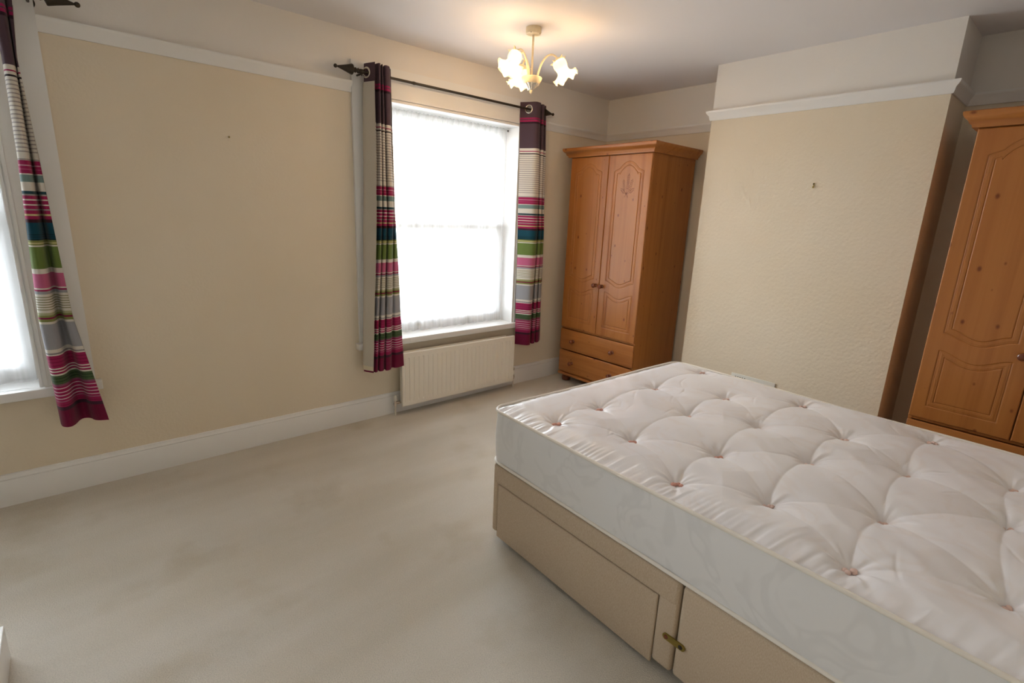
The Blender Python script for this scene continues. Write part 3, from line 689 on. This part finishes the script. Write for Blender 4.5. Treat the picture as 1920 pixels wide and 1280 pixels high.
# ------------------------------------------------------------------ bed: divan base, mattress
BED = empty('divan_bed', (-2.672, -1.645, 0), math.radians(-1.78))
tag(BED, 'beige fabric double divan base in two linked halves with a side drawer', 'bed base')
BW, BL = 1.490, 2.0
def divan():
    t = .392; zb = .042
    for k, (y0, y1) in enumerate(((-.042, -1.040), (-1.046, -2.03))):
        m = MB()
        if k == 0:
            m.box(.016, BW-.004, y0, y1, zb, t, b=.014)
            m.box(.002, .05, y0, y0-.034, zb, t, b=.012); m.box(.002, .05, y1, y1+.075, zb, t, b=.012)
            m.box(.0008, .05, y0-.006, y1+.006, .300, t-.0015, b=.009)
        else: m.box(.002, BW-.004, y0, y1, zb, t, b=.016)
        s = m.build('divan_half', M['weave'], BED, angle=50)
        if k == 0:
            d = MB(); d.box(.0035, .015, y0-.0365, y1+.0775, .022, .2965, b=.005)
            d.build('drawer_front', M['weave'], s)
            d = MB(); d.box(.015, .6, y0-.05, y1+.09, .03, .0415); d.build('drawer_tray', M['black'], s, smooth=False)
    for x, y in ((.09, -.12), (BW-.1, -.12), (.09, -.96), (BW-.1, -.96), (.09, -1.13), (BW-.1, -1.13), (.09, -1.9), (BW-.1, -1.9)):
        f = MB(); q = Matrix.Translation((x-.012, y, .0205)) @ Matrix.Rotation(math.pi/2, 4, 'Y'); f.lathe([(.014, 0), (.020, .002), (.020, .022), (.014, .024)], q, 18)
        f.box(x-.004, x+.004, y-.008, y+.008, .03, .046); f.build('castor', M['black'], BED)
    # brass link plate holding the halves together
    m = MB(); n = 20; L = .084; w_ = .0115; yc, zc = -1.043, .174
    pts = [(yc+math.copysign(L/2-w_, math.cos(a))+w_*math.cos(a), zc+w_*math.sin(a)) for a in [2*math.pi*(i+.5)/n for i in range(n)]]
    vs = [(x, y, z-(y-yc)*.02) for x in (-.0035, .0015) for y, z in pts]
    m.add(vs, [tuple(range(n)), tuple(range(n, 2*n))[::-1]] + [(i, (i+1) % n, n+(i+1) % n, n+i) for i in range(n)])
    lk = m.build('link_plate', M['brass'], BED, angle=40)
    for y in (yc+.028, yc-.026):
        b = MB(); b.lathe([(0.0075, -.001), (.0075, .001), (.005, .004), (0, .005)], Matrix.Translation((-.0035, y, zc)) @ Matrix.Rotation(-math.pi/2, 4, 'Y'), 16)
        b.build('screw', M['knob'] if y > yc else M['bronze'], lk)
divan()

MAT = empty('mattress', (-2.672, -1.645, .392), math.radians(-1.78))
tag(MAT, 'white tufted mattress with pale piping lying on the beige divan base', 'mattress')
def mattress():
    z0, z1 = .002, .268; R = .075
    # outline, starting on the near side
    def outline(inset, n=16):
        x0, x1, y0, y1 = inset, BW-inset, -inset, -BL+inset; r = R-inset*.5; P = []
        for cx, cy, a0 in ((x1-r, y0-r, 0), (x0+r, y0-r, 90), (x0+r, y1+r, 180), (x1-r, y1+r, 270)):
            for i in range(n+1): a = math.radians(a0+90*i/n); P.append((cx+r*math.cos(a), cy+r*math.sin(a)))
        # densify the straight runs
        Q = []
        for a, b in zip(P, P[1:]+P[:1]):
            d = math.dist(a, b); k = max(1, int(d/.02))
            for i in range(k): Q.append((a[0]+(b[0]-a[0])*i/k, a[1]+(b[1]-a[1])*i/k))
        return Q
    P0 = outline(0); n = len(P0); ctr = np.array([BW/2, -BL/2])
    m = MB(); rows = 14; vs = []
    arc = np.cumsum([0]+[math.dist(a, b) for a, b in zip(P0[:-1], P0[1:])])
    for j in range(rows+1):
        t = j/rows; z = z0+.008+(z1-.012-z0-.008)*t; bulge = .010*math.sin(math.pi*t)**.7 - .010
        for (x, y), s in zip(P0, arc):
            wob = .0018*math.sin(s*7+2*t)+.0012*math.sin(s*17+4*t+1)
            nx = x-min(max(x, R), BW-R); ny = y-max(min(y, -R), -BL+R); l = math.hypot(nx, ny) or 1
            b = bulge+wob; vs.append((x+nx/l*b, y+ny/l*b, z+.002*math.sin(s*5)*t))
    fs = [(j*n+i, j*n+(i+1) % n, (j+1)*n+(i+1) % n, (j+1)*n+i) for j in range(rows) for i in range(n)]
    fs.append(tuple(range(n)))
    m.add(vs, fs); m.build('mattress_border', M['border'], MAT, angle=60)
    for zz, nm in ((z1-.010, 'top_piping'), (z0+.008, 'bottom_piping')):
        P = []
        for (x, y), s in zip(P0, arc): 
            nx = x-min(max(x, R), BW-R); ny = y-max(min(y, -R), -BL+R); l = math.hypot(nx, ny) or 1
            P.append((x-nx/l*.006, y-ny/l*.006, zz+.0025*math.sin(s*5)*(zz > .1)))
        P += P[:2]; m = MB(); m.tube(P, .0068, 10, cap=False); m.build(nm, M['piping'], MAT, angle=180)
    # tufted top
    th = math.radians(-1.78); T = []
    W = [(-2.558, -1.963), (-2.267, -1.96), (-1.786, -1.941), (-1.315, -1.948), (-2.425, -2.26), (-1.981, -2.249), (-1.612, -2.245), (-2.588, -2.562), (-2.26, -2.543), (-1.842, -2.511), (-1.396, -2.53),
         (-2.46, -2.814), (-2.021, -2.783), (-1.66, -2.791), (-2.26, -3.077), (-2.612, -3.09), (-1.825, -3.045), (-1.387, -3.04), (-1.641, -3.313), (-2.446, -3.375), (-1.972, -3.332), (-2.58, -3.57), (-2.2, -3.56), (-1.82, -3.55), (-1.40, -3.55)]
    for x, y in W:
        dx, dy = x+2.672, y+1.645; T.append((dx*math.cos(-th)-dy*math.sin(-th), dx*math.sin(-th)+dy*math.cos(-th)))
    T = np.array(T)
    nx_, ny_ = 400, 530
    S = np.linspace(0, 1, nx_); Yv = np.linspace(-.006, -BL+.006, ny_)
    YY = np.repeat(Yv[:, None], nx_, 1)
    e = np.clip(R-np.minimum(-Yv, BL+Yv), 0, R); ins = R-np.sqrt(np.maximum(R*R-e*e, 0)); ins = np.clip(ins, 0, R)+.006
    XX = ins[:, None]+(BW-2*ins)[:, None]*S[None, :]
    D = np.sqrt((XX[..., None]-T[:, 0])**2+(YY[..., None]-T[:, 1])**2); dm = D.min(-1); idx = D.argmin(-1)
    de = np.minimum(np.minimum(XX, BW-XX), np.minimum(-YY, BL+YY)); de = np.clip(de-.004, 0, None)
    h = .022*smoothstep(de/.10)**.8
    h += .012*(1-np.exp(-(dm/.13)**2))*smoothstep(de/.12)
    h -= .016*np.exp(-(np.maximum(dm-.014, 0)/.026)**1.15)*smoothstep(de/.03)
    # valleys that join neighbouring tufts, sharp in the middle and fading where the pillow is full
    pairs = []
    for i in range(len(T)):
        for j in range(i+1, len(T)):
            dd = np.hypot(*(T[i]-T[j])); row = abs(T[i][1]-T[j][1]) < .07
            if (row and dd < .52) or (not row and dd < .40): pairs.append((i, j, row))
    for i, j, row in pairs:
        a, b = T[i], T[j]; ab = b-a; L = np.hypot(*ab); t = ((XX-a[0])*ab[0]+(YY-a[1])*ab[1])/L**2; tc_ = np.clip(t, 0, 1)
        curve = (.022 if row else .014)*np.sin(np.pi*tc_)
        nrm = np.array([-ab[1], ab[0]])/L
        if row and nrm[1] < 0: nrm = -nrm
        px = a[0]+ab[0]*tc_+nrm[0]*curve; py = a[1]+ab[1]*tc_+nrm[1]*curve
        dist = np.hypot(XX-px, YY-py); fade = (.45+.55*np.cos(np.pi*tc_)**2)
        h -= (.0050 if row else .0034)*np.exp(-(dist/.020)**1.1)*fade+(.0022 if row else .0018)*np.exp(-(dist/.005)**1.4)*fade
    # gathers radiating from the tufts
    ph = rng.uniform(0, 6.28, (len(T), 3))
    ang = np.arctan2(YY-T[idx, 1], XX-T[idx, 0])
    g = np.zeros_like(h)
    for q, k in enumerate((7, 11, 17)): g += np.sin(k*ang+ph[idx, q]+dm*6)/(q+1)
    h += .0016*g*np.exp(-((dm-.045)/.04)**2)
    # gathers running in from the piped edge
    def nz1(x, s): 
        k = np.floor(x*s); f = x*s-k; f = f*f*(3-2*f); hsh = lambda n_: np.modf(np.abs(np.sin(n_*12.9898+s)*43758.5453))[0]
        return hsh(k)*(1-f)+hsh(k+1)*f
    for dist, along in ((XX, YY), (BW-XX, YY), (-YY, XX), (BL+YY, XX)):
        ln = .03+.07*nz1(along+5, 7)
        w_ = nz1(along+dist*.35+3, 95)*.6+nz1(along+dist*.25+9, 52)*.6
        h -= .0060*(w_-.35)*np.exp(-(dist/ln)**2)*smoothstep(dist/.012)
    h += .0006*np.sin(XX*37+YY*23)+.0005*np.sin(XX*61-YY*47+2)
    # slack diagonal creases
    for _ in range(34):
        cx, cy = rng.uniform(.12, BW-.12), rng.uniform(-BL+.1, -.1); a = rng.normal(.55, .35); L = rng.uniform(.03, .07)
        u = (XX-cx)*math.cos(a)+(YY-cy)*math.sin(a); v = -(XX-cx)*math.sin(a)+(YY-cy)*math.cos(a)+u*u*1.2
        h -= .0018*np.exp(-(v/.0045)**2)*np.exp(-(u/L)**2)
    ZZ = z1-.012+h
    vs = np.column_stack([XX.ravel(), YY.ravel(), ZZ.ravel()]).tolist()
    fs = [(j*nx_+i, (j+1)*nx_+i, (j+1)*nx_+i+1, j*nx_+i+1) for j in range(ny_-1) for i in range(nx_-1)]
    MB().add(vs, fs).build('quilted_top', M['ticking'], MAT, angle=180, double=True)
    for q, (x, y) in enumerate(T):
        i = int(np.clip(np.searchsorted(S, (x-.006)/(BW-.012)), 1, nx_-1)); j = int(np.clip((-.006-y)/(BL-.012)*(ny_-1), 0, ny_-1)); zc = ZZ[j, i]
        t = MB(); a0 = rng.uniform(-.9, -.3)
        for k in range(6):
            a = a0+(k % 2)*math.pi+rng.uniform(-.5, .5); l = rng.uniform(.005, .015)
            t.sphere((x+math.cos(a)*l, y+math.sin(a)*l, zc+.012+.003*rng.random()), .0088, 8, sc=(1.15, .8, .65))
        t.build('tuft', M['tuft'] if (q in (0, 1, 4, 7, 8)) else M['tuft_pale'], MAT, angle=180)
mattress()

# ------------------------------------------------------------------ ceiling light
def chandelier():
    cx, cy = -1.788, -.858
    r = empty('ceiling_light', (cx, cy, H)); tag(r, 'lit cream three-arm ceiling light with frilled frosted glass shades', 'ceiling light')
    TM = Matrix.Translation
    m = MB(); m.lathe([(.046, H), (.047, H-.004), (.047, H-.026), (.043, H-.034), (.012, H-.038)], TM((cx, cy, 0)), 36); m.build('ceiling_rose', M['lamp_metal'], r, world=True)
    for a in (3.6, 5.2):
        s = MB(); s.sphere((cx+.040*math.cos(a), cy+.040*math.sin(a), H-.033), .0035, 8); s.build('rose_screw', M['bronze'], r, world=True)
    m = MB(); m.tube([(cx, cy, H-.036), (cx, cy, 2.318)], .0062, 14); m.build('stem', M['lamp_metal'], r, world=True)
    m = MB(); m.lathe([(0, 2.328), (.050, 2.328), (.061, 2.331), (.064, 2.327), (.061, 2.315), (.050, 2.300), (.036, 2.292), (0, 2.290)], TM((cx, cy, 0)), 40); m.build('bowl', M['lamp_metal'], r, world=True)
    m = MB()
    m.lathe([(.040, 2.300), (.046, 2.296), (.036, 2.286), (.020, 2.268), (.010, 2.262), (0, 2.262)], TM((cx, cy, 0)), 64, fn=lambda rr, h, a, t: (rr*(1+.13*abs(math.cos(6*a))*(1-t)), h-.004*abs(math.cos(6*a))*(1-t)))
    o = m.build('leaf_cup', M['pewter'], r, world=True)
    m = MB(); m.lathe([(.006, 2.266), (.0085, 2.258), (.0085, 2.250), (.006, 2.243), (0, 2.236)], TM((cx, cy, 0)), 16); m.build('bottom_finial', M['lamp_metal'], r, world=True)
    base = math.atan2(-.674, .739)
    for phi in (-7, 113, 233):
        a = base+math.radians(phi); dx, dy = math.cos(a), math.sin(a)
        pts = []
        for t in np.linspace(0, 1, 26):
            # rises from the bowl, curls over and drops into the holder
            P = [(.034, 2.318), (.040, 2.40), (.080, 2.475), (.125, 2.470), (.150, 2.432)]
            b = [math.comb(4, i)*t**i*(1-t)**(4-i) for i in range(5)]
            rr = sum(q*p[0] for q, p in zip(b, P)); zz = sum(q*p[1] for q, p in zip(b, P)); pts.append((cx+dx*rr, cy+dy*rr, zz))
        m = MB(); m.tube(pts, .0058, 12); arm = m.build('arm', M['lamp_metal'], r, world=True)
        end = Vector(pts[-1]); tilt = math.radians(30)
        ax = Vector((dx*math.sin(tilt), dy*math.sin(tilt), -math.cos(tilt)))
        q = ax.to_track_quat('Z', 'Y').to_matrix().to_4x4(); q.translation = end
        m = MB(); m.lathe([(.006, -.006), (.014, -.002), (.030, .006), (.034, .012), (.031, .014), (0, .013)], q, 28)
        for k in range(5):
            a2 = 2*math.pi*k/5; c = q @ Vector((.038*math.cos(a2), .038*math.sin(a2), .010)); d = q @ Vector((.054*math.cos(a2), .054*math.sin(a2), .004)); m.tube([c, d], [.008, .001], 8)
        m.build('shade_gallery', M['lamp_metal'], arm, world=True)
        prof = [(.024, .010), (.036, .014), (.041, .028), (.041, .044), (.036, .062), (.034, .074), (.040, .090), (.055, .106), (.069, .116), (.076, .119)]
        def frill(rr, h, a_, t, ph=phi):
            k = max(0, (t-.55)/.45)**1.5
            return rr*(1+.13*k*math.cos(6*a_+ph)), h+k*.013*math.cos(6*a_+ph+math.pi)+k*.004*math.cos(12*a_)
        m = MB(); m.lathe(prof, q, 72, fn=frill); sh = m.build('shade', M['shade'], r, world=True, angle=180)
        m = MB(); c = q @ Vector((0, 0, .088)); m.sphere(c, .016, 16, sc=(1, 1, 1.3)); b = m.build('bulb', M['bulb'], sh, world=True)
        ld = bpy.data.lights.new('bulb_light', 'POINT'); ld.energy = LAMP_W; ld.color = (1, .70, .42); ld.shadow_soft_size = .024
        lo = bpy.data.objects.new('bulb_light', ld); col.objects.link(lo); lo.location = q @ Vector((0, 0, .122))
chandelier()

# ------------------------------------------------------------------ small things
def vent():
    x = -CB[0]; y0, y1, z0, z1 = -1.716, -2.033, .285, .448
    r = empty('wall_vent', (x, (y0+y1)/2, z0)); tag(r, 'white slotted vent cover low on the chimney breast just above the mattress edge', 'vent')
    m = MB(); m.box(x-.008, x, y0, y1, z0, z1, b=.003); m.build('cover_plate', M['plastic'], r, world=True)
    for j in range(3):
        for k in range(5):
            m = MB(); y = y0-.030-k*.017; z = z1-.020-j*.05; m.box(x-.0086, x-.0075, y, y-.009, z, z-.004)
            m.build('vent_slot', M['black'], r, world=True, smooth=False)
vent()
def hook(x, y, z, dirx, diry, name, label, cat, s=1.0, nail=False):
    r = empty(name, (x, y, z)); tag(r, label, cat)
    m = MB(); q = Vector((dirx, diry, 0))
    if nail:
        m.tube([Vector((x, y, z)), Vector((x, y, z))+q*.012], .0022, 8); m.sphere(Vector((x, y, z))+q*.012, .0045, 8)
        m.build('nail_shank', M['brass'], r, world=True); return
    c = Vector((x, y, z)); m.tube([c+q*.0, c+q*.010], .0018, 8); m.sphere(c+q*.010, .004, 8); m.build('pin', M['bronze'], r, world=True)
    m = MB(); m.tube([c+q*.002+Vector((0, 0, .006)), c+q*.003+Vector((0, 0, -.016)), c+q*.007+Vector((0, 0, -.024)), c+q*.013+Vector((0, 0, -.022)), c+q*.015+Vector((0, 0, -.015))], .0032, 8)
    m.build('hook_plate', M['brass'], r, world=True)
hook(-CB[0], -2.053, 1.786, -1, 0, 'picture_hook', 'small brass picture hook high on the chimney breast', 'hook')
hook(-3.283, 0, 1.878, 0, -1, 'wall_nail', 'tiny nail in the cream wall between the two windows', 'nail', nail=True)
def low_box():
    x1, y1 = -4.374, -1.212
    r = empty('storage_box', (x1-.3, y1-.35, 0)); tag(r, 'low white box on the carpet in the bottom left corner of the photo', 'box')
    MB().box(x1-.6, x1, y1-.7, y1, 0, .116, b=.003).build('box_body', M['gloss'], r, world=True)
    MB().box(x1-.602, x1+.001, y1-.702, y1+.001, .1165, .126, b=.003).build('box_lid', M['gloss'], r, world=True)
low_box()
for o in bpy.data.objects:
    if '_w' in o: del o['_w']
